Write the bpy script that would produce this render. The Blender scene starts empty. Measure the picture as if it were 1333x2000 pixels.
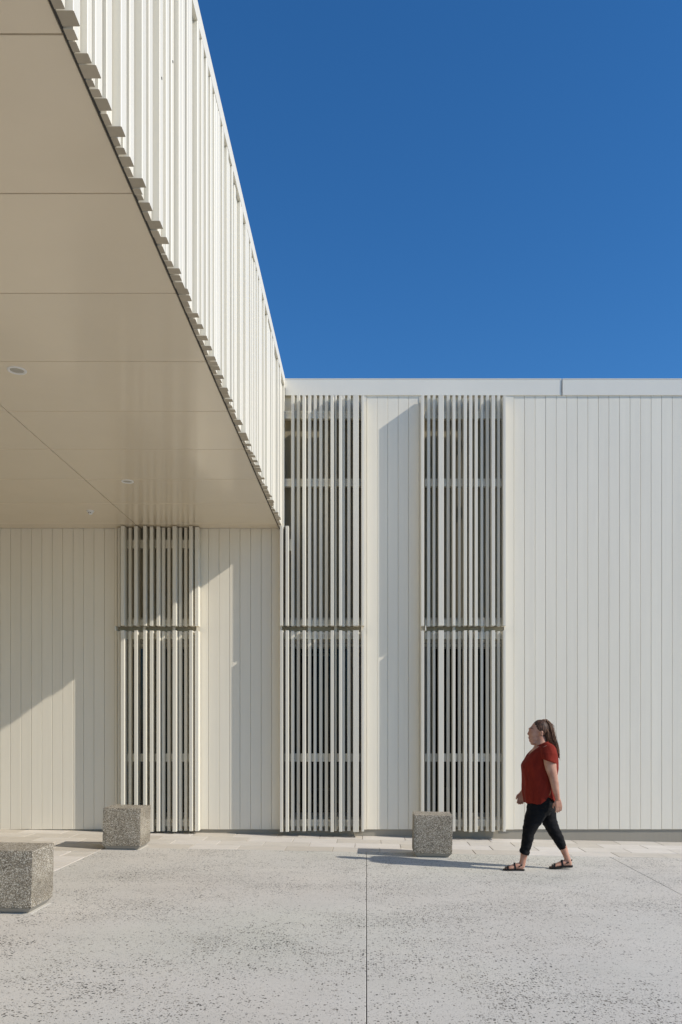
import bpy, bmesh, math, random
from mathutils import Vector, Matrix, noise as mnoise
random.seed(7)
SC = bpy.context.scene
C = SC.collection

# ------------------------------------------------------------------ camera, sky, sun, exposure
CAM_H = 1.55
F = 1600.0            # focal length in photo pixels (photo 1333 px wide)
D = 11.75             # distance of the facade
S = F / D
cam_d = bpy.data.cameras.new('camera'); cam = bpy.data.objects.new('camera', cam_d); C.objects.link(cam)
cam.location = (0, 0, CAM_H); cam.rotation_euler = (math.pi/2, 0, 0)
cam_d.sensor_fit = 'HORIZONTAL'; cam_d.sensor_width = 36; cam_d.lens = F/1333*36
cam_d.shift_x = -49.5/1333; cam_d.shift_y = 423/1333
cam_d.clip_start = 0.05; cam_d.clip_end = 3000
SC.camera = cam

sun_vec = Vector((1.0, -0.28, 0.715)).normalized()      # towards the sun
elev = math.asin(sun_vec.z)
az = math.atan2(sun_vec.x, sun_vec.y)                    # clockwise from +Y
w = bpy.data.worlds.new('World'); SC.world = w; w.use_nodes = True
nt = w.node_tree; nt.nodes.clear()
out = nt.nodes.new('ShaderNodeOutputWorld'); bg = nt.nodes.new('ShaderNodeBackground')
sky = nt.nodes.new('ShaderNodeTexSky'); sky.sky_type = 'NISHITA'; sky.sun_disc = False
sky.sun_elevation = elev; sky.sun_rotation = az
sky.altitude = 0; sky.air_density = 1.1; sky.dust_density = 0.0; sky.ozone_density = 8.5
bg.inputs['Strength'].default_value = 0.12
hs = nt.nodes.new('ShaderNodeHueSaturation'); hs.inputs['Saturation'].default_value = 1.14
nt.links.new(sky.outputs[0], hs.inputs['Color']); nt.links.new(hs.outputs[0], bg.inputs[0]); nt.links.new(bg.outputs[0], out.inputs[0])
sun_l = bpy.data.lights.new('sun', 'SUN'); sun_l.energy = 3.8; sun_l.angle = math.radians(0.53)
sun_l.color = (1.0, 0.925, 0.82)
sun = bpy.data.objects.new('sun', sun_l); C.objects.link(sun)
sun.rotation_euler = sun_vec.to_track_quat('Z', 'Y').to_euler(); sun.location = (20, -6, 15)
SC.view_settings.view_transform = 'Standard'; SC.view_settings.look = 'None'
SC.view_settings.gamma = 1; SC.view_settings.exposure = 0.15
try: SC.view_settings.use_curve_mapping = False
except Exception: pass
SC.render.engine = 'CYCLES'
SC.cycles.max_bounces = 10; SC.cycles.diffuse_bounces = 6

# ------------------------------------------------------------------ helpers
def XW(px, y=D): return (px-716.0)*y/F
def ZW(py, y=D): return CAM_H + (1423.0-py)*y/F
SL = 0.0195
def gz(x): return -SL*max(-14.0, min(14.0, x))          # the ground falls gently to the right

def tag(o, label=None, cat=None, group=None, kind=None):
    if label: o['label'] = label
    if cat: o['category'] = cat
    if group: o['group'] = group
    if kind: o['kind'] = kind
    return o
def empty(name, loc=(0,0,0), rz=0):
    o = bpy.data.objects.new(name, None); C.objects.link(o)
    o.location = loc; o.rotation_euler = (0,0,rz); o.empty_display_size = .1
    return o
def link(name, me, mat=None, parent=None, loc=None):
    o = bpy.data.objects.new(name, me); C.objects.link(o)
    if mat is not None and not me.materials: me.materials.append(mat)
    if parent is not None:
        o.parent = parent
        # vertices are given in world coordinates unless loc is given
        if loc is None:
            base = parent.location.copy()
            q = parent.parent
            while q is not None: base += q.location; q = q.parent
            o.location = -base
        else: o.location = loc
    elif loc is not None: o.location = loc
    return o
def bm_mesh(bm, name='mesh', smooth=False):
    me = bpy.data.meshes.new(name); bmesh.ops.recalc_face_normals(bm, faces=bm.faces[:]); bm.to_mesh(me); bm.free()
    if smooth:
        for p in me.polygons: p.use_smooth = True
    return me
def box(bm, x0,x1,y0,y1,z0,z1, bev=0):
    r = bmesh.ops.create_cube(bm, size=1)
    vs = r['verts']
    for v in vs:
        v.co.x = x0 if v.co.x < 0 else x1
        v.co.y = y0 if v.co.y < 0 else y1
        v.co.z = z0 if v.co.z < 0 else z1
    if bev:
        es = list({e for v in vs for e in v.link_edges})
        bmesh.ops.bevel(bm, geom=es, offset=bev, segments=1, affect='EDGES')
def obox(name, mat, parent, x0,x1,y0,y1,z0,z1, bev=0, **k):
    bm = bmesh.new(); box(bm,x0,x1,y0,y1,z0,z1,bev); o = link(name, bm_mesh(bm,name), mat, parent); tag(o, **k); return o
def prism(bm, prof, z0, z1):
    """vertical prism from an (x, y) outline; z0/z1 may be functions of x"""
    f0 = z0 if callable(z0) else (lambda x: z0); f1 = z1 if callable(z1) else (lambda x: z1)
    lo = [bm.verts.new((x,y,f0(x))) for x,y in prof]; hi = [bm.verts.new((x,y,f1(x))) for x,y in prof]
    n = len(prof)
    bm.faces.new(lo[::-1]); bm.faces.new(hi)
    for i in range(n): bm.faces.new((lo[i],lo[(i+1)%n],hi[(i+1)%n],hi[i]))

# ------------------------------------------------------------------ materials
def new_mat(name):
    m = bpy.data.materials.new(name); m.use_nodes = True
    n = m.node_tree; b = n.nodes['Principled BSDF']
    return m, n, b
def N(n, t, **k):
    o = n.nodes.new(t)
    for a, v in k.items():
        if a in o.inputs.keys(): o.inputs[a].default_value = v
        else: setattr(o, a, v)
    return o
def coords(n, scale=(1,1,1), obj=True):
    g = n.nodes.new('ShaderNodeNewGeometry')
    mp = n.nodes.new('ShaderNodeMapping'); mp.inputs['Scale'].default_value = scale
    n.links.new(g.outputs['Position'], mp.inputs['Vector'])
    return mp.outputs['Vector']
def ramp(n, fac, stops):
    r = n.nodes.new('ShaderNodeValToRGB'); e = r.color_ramp.elements
    while len(e) < len(stops): e.new(.5)
    for el, (p, c) in zip(e, stops):
        el.position = p; el.color = (c[0],c[1],c[2],1) if hasattr(c,'__len__') else (c,c,c,1)
    n.links.new(fac, r.inputs[0]); return r.outputs[0]
def mixc(n, fac, a, b, mode='MIX'):
    m = n.nodes.new('ShaderNodeMix'); m.data_type = 'RGBA'; m.blend_type = mode
    if hasattr(fac,'is_output') or not isinstance(fac,(int,float)): n.links.new(fac, m.inputs[0])
    else: m.inputs[0].default_value = fac
    for s, v in ((6,a),(7,b)):
        if isinstance(v, tuple): m.inputs[s].default_value = (*v[:3],1)
        else: n.links.new(v, m.inputs[s])
    return m.outputs[2]
def math_(n, op, a, b=None, c=None):
    m = n.nodes.new('ShaderNodeMath'); m.operation = op
    for i, v in enumerate((a,b,c)):
        if v is None: continue
        if isinstance(v,(int,float)): m.inputs[i].default_value = v
        else: n.links.new(v, m.inputs[i])
    return m.outputs[0]
def bump(n, b, h, strength=.3, dist=.002):
    u = n.nodes.new('ShaderNodeBump'); u.inputs['Strength'].default_value = strength; u.inputs['Distance'].default_value = dist
    n.links.new(h, u.inputs['Height']); n.links.new(u.outputs[0], b.inputs['Normal'])

def paint(name, col, rough=.5, var=.05, grain='v', bstr=.25, streak=.04):
    """painted timber / metal: base colour, piece to piece variation, faint dirt and brush grain"""
    m, n, b = new_mat(name)
    oi = n.nodes.new('ShaderNodeObjectInfo')
    no = N(n,'ShaderNodeTexNoise',Scale=1.3,Detail=5.0,Roughness=.6); n.links.new(coords(n,(1.0,1.0,.35)), no.inputs['Vector'])
    st = N(n,'ShaderNodeTexNoise',Scale=1.0,Detail=4.0); n.links.new(coords(n,(26,26,.7)), st.inputs['Vector'])
    f = math_(n,'ADD', math_(n,'MULTIPLY', math_(n,'SUBTRACT',oi.outputs['Random'],.5), var),
              math_(n,'ADD', math_(n,'MULTIPLY', math_(n,'SUBTRACT',no.outputs[0],.5), .10),
                             math_(n,'MULTIPLY', math_(n,'SUBTRACT',st.outputs[0],.5), streak*2)))
    f = math_(n,'ADD', f, 1.0)
    cm = n.nodes.new('ShaderNodeVectorMath'); cm.operation = 'SCALE'; cm.inputs[0].default_value = col
    n.links.new(f, cm.inputs['Scale']); n.links.new(cm.outputs[0], b.inputs['Base Color'])
    b.inputs['Roughness'].default_value = rough
    if grain == 'v':     # rough-sawn faint horizontal saw marks in patches
        wv = N(n,'ShaderNodeTexNoise',Scale=1.0,Detail=2.0); n.links.new(coords(n,(3,3,160)), wv.inputs['Vector'])
        pm = N(n,'ShaderNodeTexNoise',Scale=2.2,Detail=1.0); n.links.new(coords(n,(2.6,1,.5)), pm.inputs['Vector'])
        h = math_(n,'MULTIPLY', wv.outputs[0], ramp(n, pm.outputs[0], [(.45,.15),(.68,1.0)]))
        bump(n,b,h,bstr,.0035)
    else:
        wv = N(n,'ShaderNodeTexNoise',Scale=2.0,Detail=3.0); n.links.new(coords(n,(1,1,1)), wv.inputs['Vector'])
        bump(n,b,wv.outputs[0],bstr,.004)
    return m
WHITE = (.82,.768,.645)
M_board = paint('board_paint', WHITE, .55, .05, 'v', .30, .035)
M_batten = paint('batten_paint', (.72,.685,.585), .5, .07, 'v', .12, .03)
M_cap = paint('cap_metal', (.80,.765,.67), .38, .02, 'm', .35, .01)
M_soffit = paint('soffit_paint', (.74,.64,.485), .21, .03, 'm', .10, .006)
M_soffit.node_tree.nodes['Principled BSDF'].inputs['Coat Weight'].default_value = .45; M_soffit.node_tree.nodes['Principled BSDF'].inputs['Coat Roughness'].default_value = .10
M_infill = paint('infill_shade_tone', (.42,.375,.27), .7, .02, 'm', .1, .01)  # board paint darkened: deep recess shade put into the colour
M_dark = paint('dark_gap', (.05,.046,.04), .8, 0, 'm', .0, 0)
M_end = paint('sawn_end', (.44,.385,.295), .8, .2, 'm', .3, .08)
M_frame = paint('frame_paint', (.40,.38,.33), .4, .03, 'm', .05, .01)
M_plinth = paint('plinth_concrete', (.34,.31,.25), .85, .02, 'm', .4, .05)
M_white = paint('white_fitting', (.78,.77,.74), .4, 0, 'm', 0, 0)
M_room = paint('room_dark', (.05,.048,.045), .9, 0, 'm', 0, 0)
M_grey = paint('room_grey', (.22,.22,.21), .7, .1, 'm', 0, 0)

# glass
M_glass, n, b = new_mat('window_glass')
n.nodes.remove(b); o_ = n.nodes['Material Output']
tr = N(n,'ShaderNodeBsdfTransparent'); tr.inputs[0].default_value = (.62,.64,.62,1)
gl = N(n,'ShaderNodeBsdfGlossy'); gl.inputs['Roughness'].default_value = .02
lw = N(n,'ShaderNodeFresnel'); lw.inputs['IOR'].default_value = 1.38
mx = N(n,'ShaderNodeMixShader'); n.links.new(lw.outputs[0], mx.inputs[0]); n.links.new(tr.outputs[0], mx.inputs[1]); n.links.new(gl.outputs[0], mx.inputs[2])
n.links.new(mx.outputs[0], o_.inputs[0])

# exposed aggregate concrete ground
def ground_mat(name, base, spot=True):
    m, n, b = new_mat(name)
    P = coords(n)
    big = N(n,'ShaderNodeTexNoise',Scale=.55,Detail=4.0,Roughness=.55); n.links.new(P, big.inputs['Vector'])
    big2 = N(n,'ShaderNodeTexNoise',Scale=1.9,Detail=5.0,Roughness=.65); n.links.new(P, big2.inputs['Vector'])
    fine = N(n,'ShaderNodeTexNoise',Scale=160.0,Detail=3.0,Roughness=.7); n.links.new(P, fine.inputs['Vector'])
    tone = ramp(n, big.outputs[0], [(.3,tuple(c*.93 for c in base)),(.5,base),(.72,(base[0]*1.05,base[1]*1.04,base[2]*1.02))])
    tone = mixc(n, ramp(n,big2.outputs[0],[(.35,0.0),(.75,.35)]), tone, (base[0]*.86,base[1]*.86,base[2]*.84))
    tone = mixc(n, .55, tone, ramp(n, fine.outputs[0], [(.3,.62),(.5,.98),(.7,1.22)]), 'MULTIPLY')
    tn = N(n,'ShaderNodeTexNoise',Scale=.38,Detail=3.0); n.links.new(coords(n,(1,1,1)), tn.inputs['Vector'])
    tone = mixc(n, .35, tone, ramp(n, tn.outputs['Color'], [(.35,(.93,1.0,.92)),(.5,(1,1,1)),(.65,(1.04,.98,.95))]), 'MULTIPLY')
    sc_ = N(n,'ShaderNodeTexNoise',Scale=1.0,Detail=6.0,Roughness=.7,Distortion=1.2); n.links.new(coords(n,(.35,1.6,1)), sc_.inputs['Vector'])
    tone = mixc(n, ramp(n, sc_.outputs[0], [(.52,0.0),(.60,.12),(.72,.0)]), tone, (base[0]*.72,base[1]*.72,base[2]*.70))
    # warp so the chips are irregular
    wn = N(n,'ShaderNodeTexNoise',Scale=45.0,Detail=2.0); n.links.new(P, wn.inputs['Vector'])
    wp = N(n,'ShaderNodeVectorMath',operation='SCALE'); n.links.new(wn.outputs['Color'], wp.inputs[0]); wp.inputs['Scale'].default_value = .016
    ad = N(n,'ShaderNodeVectorMath',operation='ADD'); n.links.new(P, ad.inputs[0]); n.links.new(wp.outputs[0], ad.inputs[1])
    def chips(scale, thr_lo, thr_hi, keep):
        v = N(n,'ShaderNodeTexVoronoi',Scale=scale); n.links.new(ad.outputs[0], v.inputs['Vector'])
        sp = n.nodes.new('ShaderNodeSeparateColor'); n.links.new(v.outputs['Color'], sp.inputs[0])
        size = math_(n,'MULTIPLY_ADD', sp.outputs[1], thr_hi-thr_lo, thr_lo)
        ins = math_(n,'LESS_THAN', v.outputs['Distance'], size)
        k = math_(n,'LESS_THAN', sp.outputs[0], keep)
        return math_(n,'MULTIPLY', ins, k), sp.outputs[2]
    patch = N(n,'ShaderNodeTexNoise',Scale=.9,Detail=4.0,Roughness=.6); n.links.new(coords(n,(.8,1.3,1)), patch.inputs['Vector'])
    patch2 = N(n,'ShaderNodeTexNoise',Scale=3.3,Detail=2.0,Roughness=.6); n.links.new(P, patch2.inputs['Vector'])
    pv = math_(n,'ADD', math_(n,'MULTIPLY',patch.outputs[0],.7), math_(n,'MULTIPLY',patch2.outputs[0],.3))
    keep1 = ramp(n, pv, [(.40,.05),(.50,.25),(.61,.66)])
    keep2 = ramp(n, pv, [(.38,.14),(.50,.32),(.62,.68)])
    c1, r1 = chips(58.0, .20, .52, keep1)
    c2, r2 = chips(112.0, .22, .52, keep2)
    ccol = ramp(n, r1, [(0,(.018,.016,.014)),(.5,(.065,.06,.05)),(.8,(.16,.14,.11)),(1,(.33,.31,.27))])
    ccol2 = ramp(n, r2, [(0,(.06,.056,.05)),(.6,(.17,.16,.14)),(1,(.66,.64,.58))])
    t = mixc(n, math_(n,'MULTIPLY',c2,.8), tone, ccol2)
    t = mixc(n, math_(n,'MULTIPLY',c1,.95), t, ccol)
    n.links.new(t, b.inputs['Base Color']); b.inputs['Roughness'].default_value = .85
    h = math_(n,'SUBTRACT', math_(n,'MULTIPLY',fine.outputs[0],.4), math_(n,'ADD', math_(n,'MULTIPLY',c1,.9), math_(n,'MULTIPLY',c2,.45)))
    bump(n,b,h,.55,.004)
    return m
M_ground = ground_mat('aggregate_concrete', (.56,.538,.485))
M_far = paint('far_ground', (.46,.42,.34), .9, 0, 'm', .3, .02)

def paver_mat():
    m, n, b = new_mat('paver_stone')
    oi = n.nodes.new('ShaderNodeObjectInfo')
    a = ramp(n, oi.outputs['Random'], [(0,(.53,.485,.41)),(.5,(.60,.56,.49)),(1,(.67,.63,.57))])
    no = N(n,'ShaderNodeTexNoise',Scale=5.0,Detail=6.0,Roughness=.7); n.links.new(coords(n,(.7,2.6,1)), no.inputs['Vector'])
    fi = N(n,'ShaderNodeTexNoise',Scale=220.0,Detail=2.0); n.links.new(coords(n), fi.inputs['Vector'])
    t = mixc(n, .6, a, ramp(n, no.outputs[0], [(.3,.78),(.6,1.0),(.8,1.08)]), 'MULTIPLY')
    t = mixc(n, .4, t, ramp(n, fi.outputs[0], [(.3,.8),(.7,1.15)]), 'MULTIPLY')
    n.links.new(t, b.inputs['Base Color']); b.inputs['Roughness'].default_value = .8
    bump(n,b,fi.outputs[0],.3,.002); return m
M_paver = paver_mat()

def block_mat():
    m, n, b = new_mat('block_aggregate')
    P = coords(n)
    v = N(n,'ShaderNodeTexVoronoi',Scale=135.0); n.links.new(P, v.inputs['Vector'])
    sp = n.nodes.new('ShaderNodeSeparateColor'); n.links.new(v.outputs['Color'], sp.inputs[0])
    stone = ramp(n, sp.outputs[0], [(0,(.09,.072,.05)),(.30,(.19,.16,.115)),(.45,(.40,.355,.275)),(.75,(.64,.585,.475)),(1,(.80,.75,.65))])
    matrix = (.30,.26,.195)
    ins = ramp(n, v.outputs['Distance'], [(.46,1.0),(.62,0.0)])
    t = mixc(n, ins, matrix, stone)
    no = N(n,'ShaderNodeTexNoise',Scale=3.5,Detail=5.0,Roughness=.6); n.links.new(P, no.inputs['Vector'])
    t = mixc(n, .8, t, ramp(n, no.outputs[0], [(.3,.78),(.55,1.0),(.75,1.15)]), 'MULTIPLY')
    n.links.new(t, b.inputs['Base Color']); b.inputs['Roughness'].default_value = .75
    bump(n,b,ins,1.0,.005); return m
M_block = block_mat()
M_foot = paint('block_footing', (.30,.285,.25), .85, 0, 'm', .3, .02)
M_footlit = paint('footing_sunlit', (.60,.57,.50), .85, 0, 'm', .2, .02)  # paler footing copy, sunlight put into its colour

# ------------------------------------------------------------------ ground
def strip_sheet(name, mat, xs, ys, dz):
    bm = bmesh.new(); g = [[bm.verts.new((x,y,gz(x)+dz)) for x in xs] for y in ys]
    for j in range(len(ys)-1):
        for i in range(len(xs)-1): bm.faces.new((g[j][i],g[j][i+1],g[j+1][i+1],g[j+1][i]))
    return bm_mesh(bm, name)
gnd = link('ground', strip_sheet('ground', M_far, [-900,-200,-60,-14,0,14,60,200,900], [-900,-100,-20,0,20,100,900], -.03), M_far)
tag(gnd, kind='structure')
# concrete apron cast in bays with sawn joints
apron = empty('concrete_apron', (0,0,0)); tag(apron, kind='structure')
GW = .0022
M_joint = paint('joint_filler', (.07,.065,.06), .9, 0, 'm', 0, 0)
def slab(x0,x1,y0,y1):
    bm = bmesh.new(); prism(bm, [(x0+GW,y0+GW),(x1-GW,y0+GW),(x1-GW,y1-GW),(x0+GW,y1-GW)], lambda x: gz(x)-.05, gz)
    top = [e for e in bm.edges if all(abs(v.co.z-gz(v.co.x))<1e-5 for v in e.verts)]
    bmesh.ops.bevel(bm, geom=top, offset=.003, segments=1, affect='EDGES')
    link('slab', bm_mesh(bm,'slab'), M_ground, apron)
EDGE = 10.25
for (x0,x1) in ((-3.25,0),(0,3.05),(3.05,6.3),(6.3,9.6),(9.6,13)):
    for (y0,y1) in ((-6,-1.6),(-1.6,EDGE)): slab(x0,x1,y0,y1)
bm = bmesh.new()
for a in ((-3.25,13,-6,EDGE),): prism(bm, [(a[0],a[2]),(a[1],a[2]),(a[1],a[3]),(a[0],a[3])], lambda x: gz(x)-.028, lambda x: gz(x)-.010)
link('joint_filler', bm_mesh(bm,'joint_filler'), M_joint, apron)

# pale paving along the wall and at the left
pave = empty('paving', (0,0,0)); tag(pave, kind='structure')
def pav(x0,x1,y0,y1):
    g = .0035; dz = random.uniform(-.0015,.0015)
    bm = bmesh.new(); prism(bm, [(x0+g,y0+g),(x1-g,y0+g),(x1-g,y1-g),(x0+g,y1-g)], lambda x: gz(x)-.04, lambda x: gz(x)+.002+dz)
    top = [e for e in bm.edges if all(v.co.z > gz(v.co.x)-.01 for v in e.verts)]
    bmesh.ops.bevel(bm, geom=top, offset=.003, segments=1, affect='EDGES')
    link('paver', bm_mesh(bm,'paver'), M_paver, pave)
rows = 4; rh = (D+.03-EDGE)/rows
for r in range(rows):
    x = -8.2 + (r%2)*.3 + random.uniform(-.08,.08)
    while x < 7.6:
        L = .6
        pav(x, x+L, EDGE+r*rh, EDGE+(r+1)*rh); x += L
y = EDGE; r = 0
while y > 4.2:
    x1 = -3.25; first = True
    while x1 > -6.2:
        L = .6 if not (first and r%2) else .3
        pav(x1-L, x1, y-rh, y); x1 -= L; first = False
    y -= rh; r += 1
bm = bmesh.new()
for (a0,a1,b0,b1) in ((-8.3,8.2,EDGE,D+.03),(-6.8,-3.25,3.9,EDGE)):
    prism(bm, [(a0,b0),(a1,b0),(a1,b1),(a0,b1)], lambda x: gz(x)-.029, lambda x: gz(x)-.004)
link('jointing_sand', bm_mesh(bm,'jointing_sand'), paint('jointing_sand',(.36,.32,.25),.9,0,'m',0,0), pave)

# ------------------------------------------------------------------ building
CAPT = ZW(740); CAPB = ZW(772.5); BT = CAPB; BB = ZW(1620)
SOF = 4.42
bld = empty('building', (0, D, 0))
tag(bld, 'long off white building clad in vertical boards with flat parapet against the blue sky', 'building')
# openings behind the three screens, in photo px
OPN = [(229,384),(549,706),(828,985)]
XO = [(XW(a),XW(b)) for a,b in OPN]
WL, WR = -15.6, 9.2
# wall core in one mesh with the openings left out
bm = bmesh.new()
edges = [WL]+[v for ab in XO for v in ab]+[WR]
for i in range(0,len(edges),2): box(bm, edges[i],edges[i+1], D+.022,D+.30, -.3, CAPT-.01)
for a,b in XO:
    box(bm, a,b, D+.10,D+.30, ZW(805), CAPT-.01)       # lintel band at the top
    box(bm, a,b, D+.09,D+.30, -.3, ZW(1597))           # below the window
    box(bm, a,b, D+.07,D+.30, ZW(1262), ZW(1205))      # floor band
link('wall', bm_mesh(bm,'wall'), M_board, bld)
obox('rear_wall', M_board, bld, WL,WR, D+8,D+8.25, -.3,CAPT-.012)
obox('end_wall', M_board, bld, WL,WL+.24, D+.302,D+7.998, -.3,CAPT-.012)
obox('end_wall', M_board, bld, WR-.24,WR, D+.302,D+7.998, -.3,CAPT-.012)
obox('roof', M_cap, bld, WL+.01,WR-.01, D+.303,D+7.99, CAPT-.35,CAPT-.30)
# boards
def board(x0,x1,z0,z1,y=D,t=.022,ch=.003,gap=.0018,name='cladding_board'):
    x0 += gap; x1 -= gap
    y = y + random.uniform(-.0008,.0008)
    bm = bmesh.new()
    prism(bm, [(x0,y+t),(x0,y+ch),(x0+ch,y),(x1-ch,y),(x1,y+ch),(x1,y+t)], z0, z1)
    return link(name, bm_mesh(bm,name), M_board, bld)
P = 20.62/S*1.0
def run(joints, ends, z1):
    xs = [ends[0]]+joints+[ends[1]]
    for a,b in zip(xs[:-1],xs[1:]): board(XW(a),XW(b),BB+random.uniform(-.002,.002),z1)
run([204+20.4*0-20.4*k for k in range(63,-1,-1)], [204-20.4*64,224], SOF)
run([407.6,428,448.7,469,489.8,510.5,530.6],[389,547.5],SOF)
run([737,757.8,778.2,798.5],[716.8,819.2],CAPB)
js = [1004.5+20.62*k for k in range(0,48)]
run(js[1:-1],[1004.5,js[-1]],CAPB)
# trims on both sides of the openings
def trim(a,b,z1,pr=.006): 
    bm = bmesh.new(); y = D-pr
    x0,x1 = XW(a),XW(b)
    prism(bm, [(x0,D+.0215),(x0,y),(x1,y),(x1,D+.0215)], BB-.004, z1)
    link('corner_trim', bm_mesh(bm,'corner_trim'), M_board, bld)
trim(224.3,229,SOF); trim(384,388.7,SOF); trim(547.8,549,SOF)
trim(706,716.4,CAPB); trim(819.6,828,CAPB); trim(985,1004.2,CAPB)
# board tops inside openings (lit white band above the infill)
for a,b in OPN[1:]:
    x = a
    n_ = 8; wpx = (b-a)/n_
    for k in range(n_): board(XW(a+k*wpx),XW(a+(k+1)*wpx),ZW(805),CAPB,y=D+.075)
# infill panels behind upper screens
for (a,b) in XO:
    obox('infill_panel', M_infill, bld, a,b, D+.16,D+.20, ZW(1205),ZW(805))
# parapet cap in lengths
bm = bmesh.new()
def cap(x0,x1,y0,y1):
    bm = bmesh.new()
    prof = [(y0,CAPB),(y0,CAPT-.012),(y0-.004,CAPT-.006),(y0-.004,CAPT),(y1,CAPT-.02),(y1,CAPB+.03),(y0+.03,CAPB+.03),(y0+.03,CAPB)]
    seg = 24; prev=None
    for i in range(seg+1):
        x = x0+(x1-x0)*i/seg
        wob = .0022*mnoise.noise(Vector((x*1.7,3.1,0)))
        ring = [bm.verts.new((x,yy+(wob if yy<y0+.01 else 0),zz)) for yy,zz in prof]
        if prev:
            for k in range(len(prof)): bm.faces.new((prev[k],prev[(k+1)%len(prof)],ring[(k+1)%len(prof)],ring[k]))
        else: bm.faces.new(ring[::-1])
        prev = ring
    bm.faces.new(prev)
    link('parapet_cap', bm_mesh(bm,'parapet_cap'), M_cap, bld)
cy = D-.016
for a,b in ((-1.162,XW(1097.2)),(XW(1099),XW(1099)+2.9),(XW(1099)+2.91,WR)):
    cap(a,b,cy,D+.32)
# lap strip over the cap joint (a slightly bowed upstand)
bm = bmesh.new()
xj = XW(1098.2)
pts = [(CAPB+.004,.000),(CAPB+.06,.006),(CAPB+.13,.004),(CAPT-.01,.000)]
vs = [(bm.verts.new((xj-.003-d,cy-.001,z)), bm.verts.new((xj-.002-d,cy-.007,z)), bm.verts.new((xj+.003-d,cy-.001,z))) for z,d in pts]
for i in range(3):
    for k in range(3): bm.faces.new((vs[i][k],vs[i][(k+1)%3],vs[i+1][(k+1)%3],vs[i+1][k]))
bm.faces.new(vs[0]); bm.faces.new(vs[-1][::-1])
link('lap_joint', bm_mesh(bm,'lap_joint'), M_dark, bld)
# plinth, recessed under the boards
bm = bmesh.new(); prism(bm, [(WL,D+.018),(WR,D+.018),(WR,D+.0215),(WL,D+.0215)], -.25, BB-.006)
link('plinth', bm_mesh(bm,'plinth'), M_plinth, bld)
# windows behind lower screens
def frame_bars(a,b,z0,z1,y0,y1,t,tr_z=None,inner=None):
    bm = bmesh.new()
    box(bm,a,a+t,y0,y1,z0,z1); box(bm,b-t,b,y0,y1,z0,z1)
    box(bm,a+t,b-t,y0+.002,y1-.002,z0,z0+t); box(bm,a+t,b-t,y0+.002,y1-.002,z1-t,z1)
    return bm
WZ0, WZ1, WT = ZW(1597), ZW(1258), ZW(1480)
for (a,b) in XO:
    bmf = frame_bars(a+.01,b-.01,WZ0,WZ1,D+.10,D+.16,.055)
    fr = link('window', bm_mesh(bmf,'window'), M_frame, bld)
    wside = .10
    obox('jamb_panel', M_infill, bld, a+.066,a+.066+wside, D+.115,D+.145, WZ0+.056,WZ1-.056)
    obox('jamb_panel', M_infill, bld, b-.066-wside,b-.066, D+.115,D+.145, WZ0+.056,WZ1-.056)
    obox('transom', M_frame, fr, a+.168,b-.168, D+.105,D+.155, WT-.035,WT+.035)
    obox('pane', M_glass, fr, a+.168,b-.168, D+.128,D+.134, WT+.0355,WZ1-.057)
    obox('pane', M_glass, fr, a+.168,b-.168, D+.128,D+.134, WZ0+.057,WT-.0355)
    obox('drip_flashing', M_frame, bld, a,b, D+.06,D+.16, WZ1+.012,WZ1+.022)
# room behind
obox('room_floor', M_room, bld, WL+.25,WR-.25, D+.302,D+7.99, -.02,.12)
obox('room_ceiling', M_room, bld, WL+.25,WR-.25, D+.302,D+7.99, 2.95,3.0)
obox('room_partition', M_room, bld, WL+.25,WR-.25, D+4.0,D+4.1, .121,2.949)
# things seen dimly inside
def inside_light(x0,x1,y,z,label):
    t = empty('strip_light',((x0+x1)/2,y,z)); tag(t,label,'light')
    obox('light_body',M_white,t,x0,x1,y-.03,y+.03,z,z+.02)
    obox('diffuser',M_white,t,x0+.01,x1-.01,y-.025,y+.025,z-.018,z-.0005)
    for xx in (x0+.08,x1-.08): obox('suspension_rod',M_white,t,xx-.003,xx+.003,y-.003,y+.003,z+.0205,2.949)
inside_light(-.98,-.45,D+.6,2.66,'slim white strip light hung behind the window of the middle screen')
inside_light(-2.95,-2.58,D+.6,2.67,'short white strip light hung behind the window of the leftmost screen')
def shelf(x0,x1,y,label,seed):
    rr = random.Random(seed)
    t = empty('shelf_unit',((x0+x1)/2,y,.12)); tag(t,label,'shelf')
    obox('side_panel',M_grey,t,x0,x0+.02,y,y+.3,.121,1.12); obox('side_panel',M_grey,t,x1-.02,x1,y,y+.3,.121,1.12)
    for z in (.2,.62,1.08): obox('shelf',M_grey,t,x0+.0205,x1-.0205,y,y+.3,z,z+.02)
    obox('worktop',M_white,t,x0-.02,x1+.02,y-.02,y+.32,1.1205,1.14)
shelf(-.95,-.3,D+.5,'low grey shelf unit inside, behind the lower pane of the middle screen',1)
shelf(1.05,1.75,D+.6,'low grey shelf unit inside, behind the lower pane of the right hand screen',2)

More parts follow.
